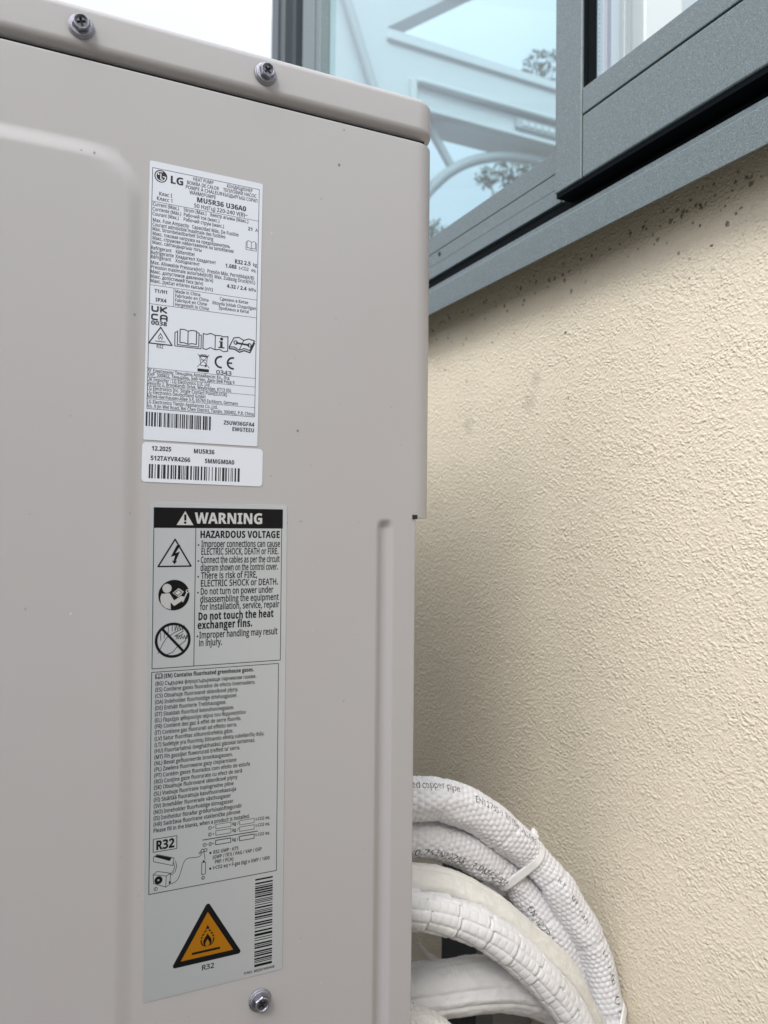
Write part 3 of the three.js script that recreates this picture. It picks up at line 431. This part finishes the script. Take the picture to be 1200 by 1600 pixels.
sticker('warning_sticker', 73.5, 254.0, 0.6, 8, [0.0602, 0.7309], 0.12, '#c9ced4', { roughness: 0.34, metalness: 0.62 }, k => {
  const { g } = k; const ink = '#121215';
  k.fill(2.5, 2.7, 68.7, 10.4); k.line([[18.1, 4.2], [22.5, 11.6], [13.7, 11.6]], 0, true, '#d6d7da'); k.fill(17.6, 6.0, 1.1, 3.2, ink); k.circ(18.15, 10.3, 0.65, 0, ink);
  k.t('WARNING', 23.2, 10.9, 7.9, { b: 1, w: 36.8, c: '#d6d7da' });
  k.box(2.3, 2.7, 68.3, 82.6, 0.32); k.line([[23.7, 13.1], [23.5, 85.3]], 0.32);
  k.t('HAZARDOUS VOLTAGE', 25.8, 18.4, 5.1, { b: 1, w: 43.9 });
  const L = (s, x, y, w) => k.t(s, x, y, 4.75, { w }), dot = y => k.circ(25.2, y - 1.4, 0.42, 0, ink);
  dot(23.4); L('Improper connections can cause', 26.6, 23.2, 43.2); L('ELECTRIC SHOCK, DEATH or FIRE.', 26.5, 27.3, 42.5); dot(31.8); L('Connect the cables as per the circuit', 26.4, 31.6, 43.2); L('diagram shown on the control cover.', 26.3, 35.7, 42.5);
  dot(40.1); L('There is risk of FIRE,', 26.7, 39.9, 30.5); L('ELECTRIC SHOCK or DEATH.', 26.4, 44.0, 42.6); dot(48.4); L('Do not turn on power under', 26.4, 48.2, 39.8); L('disassembling the equipment', 26.3, 52.4, 43); L('for installation, service, repair', 26.3, 56.4, 43.4);
  k.t('Do not touch the heat', 25.3, 61.6, 5.5, { b: 1, w: 41.2 }); k.t('exchanger fins.', 25.1, 66.3, 5.5, { b: 1, w: 29.6 }); dot(71.3); L('Improper handling may result', 26.1, 71.1, 42.7); L('in injury.', 25.9, 75.3, 12.5);
  // pictograms
  g.lineCap = 'round'; k.line([[13.1, 19.0], [21.4, 33.0], [4.7, 33.0]], 0.75, true); k.line([[14.0, 22.1], [11.0, 28.1], [13.2, 27.4], [12.4, 30.3], [11.6, 30.0], [12.9, 31.9], [14.3, 30.2], [13.5, 30.4], [15.6, 25.4], [13.3, 26.2], [15.9, 22.0]], 0, true, ink);
  k.circ(12.9, 47.9, 7.9, 0, ink); const wh = '#cfd1d4'; k.circ(9.3, 44.3, 2.35, 0, wh); k.line([[6.6, 47.0], [10.6, 46.8], [13.0, 50.6], [16.4, 48.4], [18.0, 48.8], [18.4, 50.2], [13.0, 53.6], [11.2, 51.6], [11.4, 55.3], [8.6, 54.4], [6.4, 52.2], [5.9, 49]], 0, true, wh); k.line([[12.1, 46.8], [15.2, 44.3], [18.0, 46.3], [15.0, 49.0]], 0, true, wh); k.line([[13.0, 46.9], [15.2, 45.2], [16.9, 46.5], [14.8, 48.2]], 0.3, true); g.strokeStyle = wh; k.line([[17.4, 51.4], [19.6, 46.6]], 0.7); k.circ(19.8, 46.0, 0.7, 0.5); k.line([[15.2, 48.6], [16.8, 47.4]], 0.5); g.strokeStyle = '#15161a';
  g.lineWidth = 0.25; for (const [x, y0, y1] of [[6.4, 67, 71], [8.2, 64.8, 70], [10.2, 63.4, 68.5], [12.2, 63.0, 66.5], [13.6, 63.0, 66.3]]) k.line([[x, y0], [x, y1]], 0.25); k.line([[5.2, 77.6], [7.6, 72.6], [9.4, 69.8], [13.2, 67.4], [17.4, 65.6], [17.8, 66.8], [13.4, 69.2], [16.4, 69.0], [17.8, 68.0]], 0.3); k.line([[8.0, 79.0], [12.6, 77.4], [14.6, 75.0], [18.8, 72.0], [20.4, 68.6]], 0.3); for (let i = 0; i < 5; i++) k.line([[14.2 + i * 1.2, 70.8], [14.8 + i * 1.2, 68.9], [15.2 + i * 1.2, 70.6]], 0.25); for (let i = 0; i < 4; i++) k.line([[13.6 + i * 1.3, 66.6 - i * 0.3], [14.4 + i * 1.3, 63.8], [14.9 + i * 1.3, 65.8]], 0.25);
  k.circ(12.6, 71.2, 8.4, 1.35); k.line([[7.0, 65.0], [18.2, 77.4]], 1.3);
  // gas panel in many languages
  k.box(2.2, 87.1, 67.4, 112.7, 0.32); book(k, 4.1, 87.9, 3.4, 2.6, 0.25); k.t('(EN) Contains fluorinated greenhouse gases.', 8.2, 90.5, 2.9, { b: 1, w: 47.6 });
  [['(BG) Съдържа флуорсъдържащи парникови газове.', 53.3], ['(ES) Contiene gases fluorados de efecto invernadero.', 52.8], ['(CS) Obsahuje fluorované skleníkové plyny.', 43.5], ['(DA) Indeholder fluorholdige drivhusgasser.', 43], ['(DE) Enthält fluorierte Treibhausgase.', 37], ['(ET) Sisaldab fluoritud kasvuhoonegaase.', 41.2], ['(EL) Περιέχει φθοριούχα αέρια του θερμοκηπίου', 47.6], ['(FR) Contient des gaz à effet de serre fluorés.', 45.2], ['(IT) Contiene gas fluorurati ad effetto serra.', 43], ['(LV) Satur fluorētas siltumnīcefekta gāze.', 41], ['(LT) Sudėtyje yra fluorintų šiltnamio efektą sukeliančių dujų.', 58.1], ['(HU) Fluortartalmú üvegházhatású gázokat tartalmaz.', 53], ['(MT) Fih gassijiet fluworurati b’effett ta’ serra.', 44.8], ['(NL) Bevat gefluoreerde broeikasgassen.', 40.8], ['(PL) Zawiera fluorowane gazy cieplarniane', 42.8], ['(PT) Contém gases fluorados com efeito de estufa', 50.2], ['(RO) Conţine gaze fluorurate cu efect de seră', 46], ['(SK) Obsahuje fluórované skleníkové plyny', 43.4], ['(SL) Vsebuje fluorirane toplogredne pline', 41.4], ['(FI) Sisältää fluorattuja kasvihuonekaasuja', 42.8], ['(SV) Innehåller fluorerade växthusgaser', 40], ['(NO) Inneholder fluorholdige klimagasser', 41.3], ['(IS) Inniheldur flúraðar gróðurhúsalofttegundir', 46], ['(HR) Sadržava fluorirane stakleničke plinove', 45.2]].forEach(([s, w], i) => k.t(s, 4.0, 94.1 + i * 3.12, 2.75, { w, c: '#1c1d20' }));
  k.t('Please fill in the blanks, when a product is installed.', 4.0, 168.9, 2.75, { w: 50.5 });
  [[172.1, '①='], [175.4 - 0.2, '②='], [181.0, '①+②=']].forEach(([y, s], i) => { const yy = [169.6, 173.0, 178.0][i]; k.box(36.1, yy, 8.1, 2.3, i === 2 ? 0.35 : 0.22); k.box(48.9, yy, 8.0, 2.3, i === 2 ? 0.35 : 0.22); k.t('kg /', 44.9, yy + 2.0, 2.3); k.t('t-CO2 eq.', 57.6, yy + 1.5, 2.2, { w: 8.2 }); for (const cx of i === 2 ? [30.2, 33.3] : [33.0]) k.circ(cx, yy + 1.4, 0.85, 0.2); k.t(i === 2 ? '1' : i ? '2' : '1', i === 2 ? 29.7 : 32.5, yy + 2.0, 1.6); if (i === 2) { k.t('2', 32.8, yy + 2.0, 1.6); k.t('+', 31.1, yy + 2.0, 1.6); } k.t('=', 34.4, yy + 2.0, 1.8); });
  k.line([[29.3, 176.7], [58.8, 176.7]], 0.4);
  k.box(4.1, 172.2, 11.8, 6.6, 0.3); k.t('R32', 5.2, 178.0, 6.4, { b: 1, w: 9.6 });
  // split unit with hose and cylinder
  k.line([[4.2, 181.4], [6.0, 180.2], [14.6, 183.4], [14.0, 187.2], [4.4, 183.6]], 0.25, true); k.line([[4.8, 181.2], [6.2, 180.5], [13.4, 183.2], [12.4, 184.6]], 0, true, ink); k.line([[15.4, 185.2], [16, 188], [15.2, 190.6], [13.4, 192]], 0.25); k.line([[14.4, 186], [15, 188.2], [14.2, 190.2], [12.8, 191.4]], 0.25);
  k.line([[4.3, 190.2], [6.2, 188.8], [13, 191.0], [12.6, 196.6], [10.6, 197.6], [4.4, 194.6]], 0.25, true); k.line([[10.6, 197.6], [10.8, 192.0], [4.3, 190.2]], 0.25); k.line([[10.8, 192], [13, 191]], 0.25); k.circ(6.9, 193.4, 2.0, 0, ink); k.circ(6.9, 193.4, 0.5, 0, '#c9cbce'); k.fill(12.2, 195, 0.9, 1.2);
  g.lineWidth = 0.25; g.beginPath(); g.moveTo(13.1, 196.4); g.bezierCurveTo(20, 196.6, 17, 184.6, 22.4, 184.8); g.bezierCurveTo(26, 185, 28.5, 186, 29.0, 183.0); g.stroke(); k.circ(29.2, 182.2, 0.8, 0.3); k.circ(30.8, 182.2, 0.8, 0.3); k.circ(27.9, 183.1, 0.5, 0.25); k.line([[30, 183], [30.6, 187]], 0.25); k.box(28.9, 188.4, 2.0, 6.2, 0.28); k.fill(29.4, 187.4, 1.0, 1.0); k.circ(29.7, 196.4, 0.85, 0.2); k.t('2', 29.2, 197.0, 1.6); k.circ(5.6, 197.6, 0.85, 0.2); k.t('1', 5.1, 198.2, 1.6);
  const Q = (s, x, y, w) => k.t(s, x, y, 2.55, { w }); k.fill(32.9, 183.6, 1.0, 1.0); Q('R32 GWP : 675', 34.8, 184.9, 13.6); Q('(GWP / ПГЗ / PAG / VAP / GSP', 34.6, 187.6, 26.6); Q('PRP / PCA)', 35.7, 190.2, 10); k.fill(32.9, 191.8, 1.0, 1.0); Q('t-CO2 eq = F-gas (kg) x GWP / 1000', 34.8, 193.1, 31);
  k.bars(57.8, 202.4, 9.8, 47.4, 55, true, 0.42); k.t('P/NO. MEZ67490408', 69.1, 252.2, 1.9, { r: 1, w: 17 });
  // flammable gas triangle
  k.line([[32.4, 211.6], [48.9, 239.0], [15.9, 239.0]], 2.4, true, '#15161a'); k.line([[32.4, 214.6], [46.2, 237.4], [18.6, 237.4]], 0, true, '#bd7d14');
  const am = '#bd7d14';
  k.flame(32.4, 228.7, 7.0, ink, 1.12); k.flame(32.4, 229.0, 5.9, am, 1.08); for (const y of [223.9, 225.4, 226.9, 228.4]) k.fill(28, y - 0.35, 8.8, 0.62, am); k.line([[32.4, 221.4], [33.3, 223.2], [31.5, 223.2]], 0, true, ink);
  k.flame(32.4, 230.0, 4.3, ink, 1.1); k.flame(32.4, 231.1, 2.5, am, 1.0); k.fill(29.5, 232.5, 5.8, 0.5, am); k.line([[24.8, 234.8], [38.6, 234.8]], 1.15);
  k.t('R32', 29.4, 244.6, 3.7, { w: 6.8 });
}, 'silver grey hazardous voltage warning sticker with an orange flame triangle');


// ------------------------------------------------------------------ insulated pipes looping from the unit to the wall
const V3 = a => new THREE.Vector3(...a);
const CAM = new THREE.Vector3(0, 0.72, 0);                         // the printed side of each pipe is turned this way at its start
function pipe(pts, nu, nv, radius, disp) {
  const cv = new THREE.CatmullRomCurve3(pts.map(V3), false, 'centripetal'); cv.arcLengthDivisions = 800; const len = cv.getLength();
  const P = [], Tn = []; for (let i = 0; i <= nu; i++) { P.push(cv.getPointAt(i / nu)); Tn.push(cv.getTangentAt(i / nu)); }
  let n = P[0].clone().sub(CAM).negate(); n.addScaledVector(Tn[0], -n.dot(Tn[0])).normalize();
  const pos = new Float32Array((nu + 1) * (nv + 1) * 3), uv = new Float32Array((nu + 1) * (nv + 1) * 2), idx = [], B = new THREE.Vector3(), fr = [];
  for (let i = 0; i <= nu; i++) {
    n.addScaledVector(Tn[i], -n.dot(Tn[i])).normalize(); B.crossVectors(Tn[i], n); fr.push({ p: P[i], t: Tn[i], n: n.clone(), b: B.clone() });
    for (let j = 0; j <= nv; j++) {
      const a = j / nv * Math.PI * 2, u = i / nu * len, r = radius(u, len) + disp(u, (j % nv) / nv), c = Math.cos(a) * r, s = Math.sin(a) * r, k = i * (nv + 1) + j;
      pos[3 * k] = P[i].x + n.x * c + B.x * s; pos[3 * k + 1] = P[i].y + n.y * c + B.y * s; pos[3 * k + 2] = P[i].z + n.z * c + B.z * s;
      uv[2 * k] = u; uv[2 * k + 1] = j / nv;
    }
  }
  for (let i = 0; i < nu; i++) for (let j = 0; j < nv; j++) { const a = i * (nv + 1) + j, b = a + nv + 1; idx.push(a, b, a + 1, b, b + 1, a + 1); }
  const g = new THREE.BufferGeometry(); g.setAttribute('position', new THREE.BufferAttribute(pos, 3)); g.setAttribute('uv', new THREE.BufferAttribute(uv, 2)); g.setIndex(idx); g.computeVertexNormals();
  { const N = g.attributes.normal; for (let i = 0; i <= nu; i++) { const a = i * (nv + 1), b = a + nv; const x = N.getX(a) + N.getX(b), y = N.getY(a) + N.getY(b), z = N.getZ(a) + N.getZ(b), l = Math.hypot(x, y, z); N.setXYZ(a, x / l, y / l, z / l); N.setXYZ(b, x / l, y / l, z / l); } }
  return { g, fr, len };
}
function printTex(lines, len) {                                    // black jet print on white foam; u along the pipe, v around it
  const W = 2048, H = 512, c = document.createElement('canvas'); c.width = W; c.height = H; const g = c.getContext('2d'), q = rng(lines.length * 31 + 5);
  g.fillStyle = '#d9d9de'; g.fillRect(0, 0, W, H);
  for (let k = 0; k < 40; k++) { g.fillStyle = `rgba(120,108,88,${0.02 + 0.05 * q()})`; g.beginPath(); g.ellipse(q() * W, q() * H, 10 + 50 * q(), 5 + 24 * q(), q() * 3, 0, 7); g.fill(); }
  for (let k = 0; k < 420; k++) { g.fillStyle = `rgba(110,95,75,${0.06 + 0.16 * q()})`; g.beginPath(); g.arc(q() * W, q() * H, 0.6 + 2.2 * q() * q(), 0, 7); g.fill(); }
  for (const [s, u, v, w, h] of lines) {
    g.save(); g.font = '20px sans-serif'; const m = g.measureText(s).width; g.translate(u / len * W, v * H); g.scale(w / len * W / m, h / 20 * H); g.rotate(0); g.fillStyle = '#2a2a2c'; g.fillText(s, 0, 0); g.restore();
    const x0 = u / len * W, x1 = (u + w) / len * W; g.fillStyle = 'rgba(217,217,222,0.85)'; for (let x = x0; x < x1; x += 3 + 9 * q()) g.fillRect(x, (v - h) * H, 0.6 + 2.0 * q() * q(), h * H * 1.3);
  }
  const t = new THREE.CanvasTexture(c); t.colorSpace = THREE.SRGBColorSpace; t.flipY = false; t.wrapT = THREE.RepeatWrapping; t.repeat.set(1 / len, 1); t.anisotropy = 8; return t;
}
const foam = (o = {}) => new THREE.MeshStandardMaterial({ color: 0xffffff, roughness: 0.62, ...o });
const frac = x => x - Math.floor(x);
const pillow = (x, k) => 1 - Math.pow(Math.abs(2 * x - 1), k);
function woven(seed) {                                             // staggered puffs pressed into the foam
  return (u, v) => { const row = u / 0.0043, ri = Math.floor(row), n = 19, a = frac(v * n + 0.5 * (ri & 1) + 0.12 * N3(u * 60, v * 9, seed)); const soft = 0.75 + 0.5 * N3(u * 30, Math.cos(v * 6.283) * 2, seed + Math.sin(v * 6.283) * 2);
    return -0.0008 + 0.0012 * soft * pillow(a, 2.4) * pillow(frac(row), 2.2) + 0.0017 * N3(u * 34, Math.cos(v * 6.283) * 1.3 + seed, Math.sin(v * 6.283) * 1.3) - 0.0009 * Math.exp(-Math.pow((frac(u / 0.061 + seed * 0.37 + 0.05 * Math.sin(v * 12.5)) - 0.5) * 30, 2)); };
}
function ribbed(seed) {                                            // blocky ribs with deep cross creases on the inside of the bend
  return (u, v) => { const n = 10, rib = v * n, ri = Math.floor(rib), pu = u / (0.0056 + 0.0006 * (ri % 3)) + 0.37 * ri + 0.5 * N3(u * 45, ri * 1.7, seed), cell = pillow(frac(pu), 3.5), big = u / 0.0235 + 0.08 * (ri % 4) + 0.25 * N3(u * 20, ri * 0.9, seed), bs = frac(big);
    return -0.0010 + 0.0009 * pillow(frac(rib + 0.14 * N3(u * 40, 2, seed)), 3.4) * (0.45 + 0.55 * cell * (0.85 + 0.5 * N3(u * 70, ri * 3.1, seed + 4))) + 0.0020 * (bs - 0.5) * (0.6 + 0.4 * Math.sin(ri * 2.1)) - 0.0016 * Math.exp(-Math.pow(Math.min(bs, 1 - bs) * 22, 2)) + 0.0012 * N3(u * 35, Math.cos(v * 6.283) * 1.2, Math.sin(v * 6.283) * 1.2 + seed); };
}
function smooth(seed) {                                            // bare foam with moulded seams, dents and wrinkles
  return (u, v) => { const se = d => Math.exp(-Math.pow(d * 85, 2)); let s = 0; for (const k of [0.04, 0.13, 0.86]) s += se(Math.abs(frac(v - k + 0.5) - 0.5)); const seam = Math.abs(frac(v - 0.09 + 0.5) - 0.5);
    return -0.0011 * s + 0.0009 * se(seam) + 0.0027 * fbm(u * 28, Math.cos(v * 6.283) * 1.1 + seed, Math.sin(v * 6.283) * 1.1, 3) + 0.0008 * fbm(u * 160, v * 26, seed, 2) * 1.2 + 0.00007 * Math.sin(u * 2100 + 3 * N3(u * 50, v * 8, 2)) * sstep(0.05, 0.30, Math.abs(frac(v - 0.2 + 0.5) - 0.5)); };
}
const GP = 'white insulated pipes looping behind the unit';
function addPipe(label, pts, nu, nv, radius, disp, mat) {
  const p = pipe(pts, nu, nv, radius, disp); const o = thing('insulated_pipe', label, 'pipe', pts[0], GP);
  part('foam_sleeve', p.g, mat(p.len), o); return { ...p, o };
}
const PA = [[0.2193,0.5277,-0.5030],[0.2378,0.5270,-0.4999],[0.2590,0.5250,-0.4954],[0.2777,0.5224,-0.4941],[0.2951,0.5160,-0.4934],[0.3120,0.5066,-0.4930],[0.3284,0.4951,-0.4928],[0.3438,0.4820,-0.4932],[0.3585,0.4686,-0.4939],[0.3734,0.4522,-0.4903],[0.3849,0.4367,-0.4883],[0.3946,0.4210,-0.4871],[0.4053,0.4037,-0.4855],[0.4147,0.3852,-0.4845],[0.4210,0.3594,-0.4815],[0.4242,0.3390,-0.4785],[0.4258,0.3144,-0.4755],[0.4262,0.2819,-0.4735]];
const PB = [[0.2238,0.4980,-0.5126],[0.2425,0.4967,-0.5093],[0.2642,0.4939,-0.5047],[0.2820,0.4899,-0.5041],[0.3003,0.4815,-0.5034],[0.3172,0.4715,-0.5034],[0.3326,0.4608,-0.5041],[0.3502,0.4480,-0.5038],[0.3634,0.4318,-0.5010],[0.3763,0.4131,-0.4985],[0.3883,0.3951,-0.4963],[0.3982,0.3775,-0.4952],[0.4073,0.3541,-0.4945],[0.4152,0.3244,-0.4945],[0.4223,0.2919,-0.4950]];
const PC = [[0.2023,0.4758,-0.4623],[0.2195,0.4727,-0.4598],[0.2377,0.4674,-0.4569],[0.2529,0.4632,-0.4548],[0.2669,0.4577,-0.4533],[0.2842,0.4499,-0.4503],[0.2986,0.4403,-0.4486],[0.3132,0.4280,-0.4470],[0.3281,0.4136,-0.4452],[0.3408,0.3995,-0.4445],[0.3528,0.3848,-0.4441],[0.3642,0.3671,-0.4440],[0.3759,0.3413,-0.4440]];
const PC2 = [[0.2142,0.4786,-0.4898],[0.2322,0.4748,-0.4869],[0.2514,0.4691,-0.4835],[0.2660,0.4651,-0.4823],[0.2842,0.4579,-0.4794],[0.3023,0.4470,-0.4766],[0.3211,0.4327,-0.4735],[0.3399,0.4163,-0.4706],[0.3593,0.3978,-0.4673],[0.3757,0.3775,-0.4655],[0.3880,0.3530,-0.4657],[0.3984,0.3209,-0.4670]];
const PD = [[0.2156,0.3927,-0.4909],[0.2336,0.3934,-0.4879],[0.2523,0.3941,-0.4846],[0.2734,0.3925,-0.4830],[0.2957,0.3914,-0.4808],[0.3170,0.3881,-0.4792],[0.3404,0.3820,-0.4765],[0.3610,0.3725,-0.4753],[0.3803,0.3570,-0.4748],[0.3974,0.3353,-0.4755],[0.4109,0.3057,-0.4780]];
const PE = [[0.2229,0.3968,-0.4653],[0.2401,0.3894,-0.4617],[0.2556,0.3801,-0.4590],[0.2695,0.3651,-0.4572],[0.2798,0.3429,-0.4572],[0.2863,0.3138,-0.4591]];
const PS = [[0.2641,0.4209,-0.4951],[0.2684,0.4145,-0.4932],[0.2734,0.4100,-0.4909],[0.2800,0.4040,-0.4875]];
const TIEDIR = [-0.55, 0.85];

const pinch = (at, w, d) => u => 1 - d * Math.exp(-Math.pow((u - at) / w, 2));
const pA = addPipe('uppermost outer white foam pipe with black print along it, nearest the wall', PA, 760, 160, (u) => 0.0153 * pinch(0.171, 0.022, 0.20)(u) * pinch(0.405, 0.03, 0.10)(u) * (1 - 0.10 * sstep(0.05, 0.25, u)), woven(1.3),
  L => foam({ map: printTex([['insulated copper pipe', 0.020, 0.925, 0.050, 0.075], ['EN12735-1 RoHS-PU.LLDPE', 0.082, 0.962, 0.066, 0.075], ['RY', 0.182, 0.035, 0.008, 0.07], ['EN 12501', 0.198, 0.035, 0.028, 0.075], ['1', 0.236, 0.035, 0.003, 0.07], ['t1 -1.XB', 0.250, 0.035, 0.030, 0.075], ['() F', 0.288, 0.035, 0.016, 0.075], ['PIPE Z', 0.310, 0.035, 0.026, 0.08], ['EN 12735', 0.336, 0.035, 0.04, 0.08]], L) }));
const pB = addPipe('second white foam pipe with smudged black print, tucked under the uppermost one', PB, 700, 160, (u) => 0.0150 * pinch(0.147, 0.022, 0.18)(u) * (1 - 0.12 * sstep(0.05, 0.22, u)), woven(4.1),
  L => foam({ map: printTex([['R50 12.7x0.75 EN12735', 0.008, 0.16, 0.075, 0.085], ['1.0MPa 3/8', 0.090, 0.15, 0.040, 0.085], ['EN 1273-1', 0.160, 0.16, 0.034, 0.085], ['R.C', 0.202, 0.16, 0.012, 0.08]], L) }));
const pC2 = addPipe('smooth creamy white foam pipe lying on top of the ribbed pipe', PC2, 420, 120, (u) => 0.0154 * (1 - 0.15 * sstep(0.08, 0.24, u)), smooth(2.7), () => foam({ color: lin(0.66, 0.652, 0.625) }));
const pC = addPipe('ribbed white foam pipe with deep cross creases, in front of the others', PC, 760, 176, (u) => 0.0132 * (1 - 0.06 * sstep(0.06, 0.22, u)), ribbed(6.6), () => foam({ color: lin(0.67, 0.67, 0.685) }));
const pD = addPipe('thick smooth white foam pipe running level, lowest in the bundle', PD, 420, 132, (u) => 0.0185 * (1 - 0.08 * sstep(0.1, 0.25, u)) * (1 - 0.15 * (1 - sstep(0.012, 0.05, u))), smooth(9.2), () => foam({ color: lin(0.66, 0.66, 0.68), roughness: 0.55 }));
const pE = addPipe('short grainy white foam pipe turning down at the bottom edge beside the cabinet', PE, 360, 140, () => 0.0125, woven(8.8), () => foam({ color: lin(0.70, 0.69, 0.66) }));
{
  // loose tail torn from the foam of the lowest pipe
  const cv = new THREE.CatmullRomCurve3(PS.map(V3)), g = new THREE.TubeGeometry(cv, 24, 0.0028, 10), p = g.attributes.position, c = new THREE.Vector3();
  for (let i = 0; i < p.count; i++) { const f = Math.floor(i / 11) / 24, k = 0.30 + 0.85 * f + 0.2 * N3(f * 9, i % 11, 3); cv.getPointAt(f, c); p.setXYZ(i, c.x + (p.getX(i) - c.x) * k, c.y + (p.getY(i) - c.y) * k, c.z + (p.getZ(i) - c.z) * k * 0.45); }
  g.computeVertexNormals(); part('torn_strip', g, foam({ color: lin(0.72, 0.72, 0.72) }), pD.o);
}
// nylon ties pulled round the bundle
function hull(pts) { pts = pts.slice().sort((a, b) => a[0] - b[0] || a[1] - b[1]); const cr = (o, a, b) => (a[0] - o[0]) * (b[1] - o[1]) - (a[1] - o[1]) * (b[0] - o[0]); const h = []; for (const dir of [1, -1]) { const s = h.length; for (const p of dir > 0 ? pts : pts.slice().reverse()) { while (h.length >= s + 2 && cr(h.at(-2), h.at(-1), p) <= 0) h.pop(); h.push(p); } h.pop(); } return h; }
const nylon = new THREE.MeshPhysicalMaterial({ color: lin(0.90, 0.91, 0.93), roughness: 0.32, transmission: 0.12, thickness: 0, ior: 1.5 });
function tie(label, C, nrm, rad, w, headDir, others) {
  const t = thing('cable_tie', label, 'cable tie', C.toArray(), 'nylon ties round the white pipes');
  const e1 = new THREE.Vector3().crossVectors(nrm, new THREE.Vector3(0, 1, 0)).normalize(), e2 = new THREE.Vector3().crossVectors(e1, nrm).normalize(), pts = [];
  for (const { fr } of others) { let best = fr[0], bd = 1e9; for (const f of fr) { const d = Math.abs(f.p.clone().sub(C).dot(nrm)) + 0.15 * f.p.distanceTo(C); if (d < bd) { bd = d; best = f; } } const d = best.p.clone().sub(C), x = d.dot(e1), y = d.dot(e2); for (let i = 0; i < 40; i++) pts.push([x + rad * Math.cos(i * Math.PI / 20), y + rad * Math.sin(i * Math.PI / 20)]); }
  const h = hull(pts), n = h.length, prof = [[-w / 2, -0.0003], [-w / 2 + 0.0003, 0.0008], [-w / 2 + 0.0012, 0.0009], [0, 0.0007], [w / 2 - 0.0012, 0.0009], [w / 2 - 0.0003, 0.0008], [w / 2, -0.0003]], pos = [], idx = [], m = prof.length, cx = h.reduce((s, p) => s + p[0], 0) / n, cy = h.reduce((s, p) => s + p[1], 0) / n;
  let far = 0, fd = -1e9;
  for (let i = 0; i < n; i++) { const a = h[(i + n - 1) % n], b = h[(i + 1) % n], tx = b[0] - a[0], ty = b[1] - a[1], l = Math.hypot(tx, ty), nx = ty / l, ny = -tx / l; const dd = h[i][0] * headDir[0] + h[i][1] * headDir[1]; if (dd > fd) { fd = dd; far = i; } for (const [z, o] of prof) { const q = C.clone().addScaledVector(e1, h[i][0] + nx * o).addScaledVector(e2, h[i][1] + ny * o).addScaledVector(nrm, z); pos.push(q.x, q.y, q.z); } }
  for (let i = 0; i < n; i++) for (let j = 0; j < m - 1; j++) { const a = i * m + j, b = ((i + 1) % n) * m + j; idx.push(a, b, a + 1, b, b + 1, a + 1); }
  const g = new THREE.BufferGeometry(); g.setAttribute('position', new THREE.Float32BufferAttribute(pos, 3)); g.setAttribute('uv', new THREE.Float32BufferAttribute(new Float32Array(pos.length / 3 * 2), 2)); g.setIndex(idx); g.computeVertexNormals();
  part('strap', g, nylon, t);
  const q = h[far], ox = C.clone().addScaledVector(e1, q[0]).addScaledVector(e2, q[1]), hd = e1.clone().multiplyScalar(headDir[0]).addScaledVector(e2, headDir[1]).normalize(), sd = new THREE.Vector3().crossVectors(hd, nrm).normalize();
  const hg = mergeGeometries([clean(new RoundedBoxGeometry(0.0072, 0.0062, 0.0068, 3, 0.0012)), clean(new RoundedBoxGeometry(0.0030, 0.0050, 0.0048, 2, 0.0007).translate(0.0, 0.0040, 0))]);
  hg.applyMatrix4(new THREE.Matrix4().makeBasis(sd, hd, nrm.clone()).setPosition(ox.addScaledVector(hd, 0.0030))); part('tie_head', hg, nylon, t);
}
{
  const at = (p, ...c) => { const v = V3(c); return p.fr.reduce((a, b) => a.p.distanceTo(v) < b.p.distanceTo(v) ? a : b); };
  const f = at(pA, 0.3585, 0.4686, -0.4939); tie('nylon tie with a blunt head, round the two upper printed pipes', f.p, f.t.clone(), 0.0124, 0.0074, TIEDIR, [pA, pB]);
  const f2 = at(pA, 0.4242, 0.341, -0.4785); tie('nylon tie low down, round the whole bundle by the wall', f2.p, new THREE.Vector3(0.36, -0.92, 0.16).normalize(), 0.0136, 0.0062, [-1, -0.4], [pA, pB, pC, pC2]);
}
{
  const t = thing('upright', 'dark grey metal upright against the cream wall, low down behind the white pipes', 'upright', [0.42, 0, -0.66]);
  part('post', bx(0.400, 0.4385, 0, 0.386, -0.702, -0.6285, 0.003), std(lin(0.045, 0.050, 0.058), { roughness: 0.6 }), t);
  part('edge_strip', bx(0.396, 0.4385, 0, 0.384, -0.628, -0.598, 0.002), std(lin(0.20, 0.20, 0.20), { roughness: 0.6 }), t, 'lighter grey strip along the upright');
}


renderer.render(scene, camera);
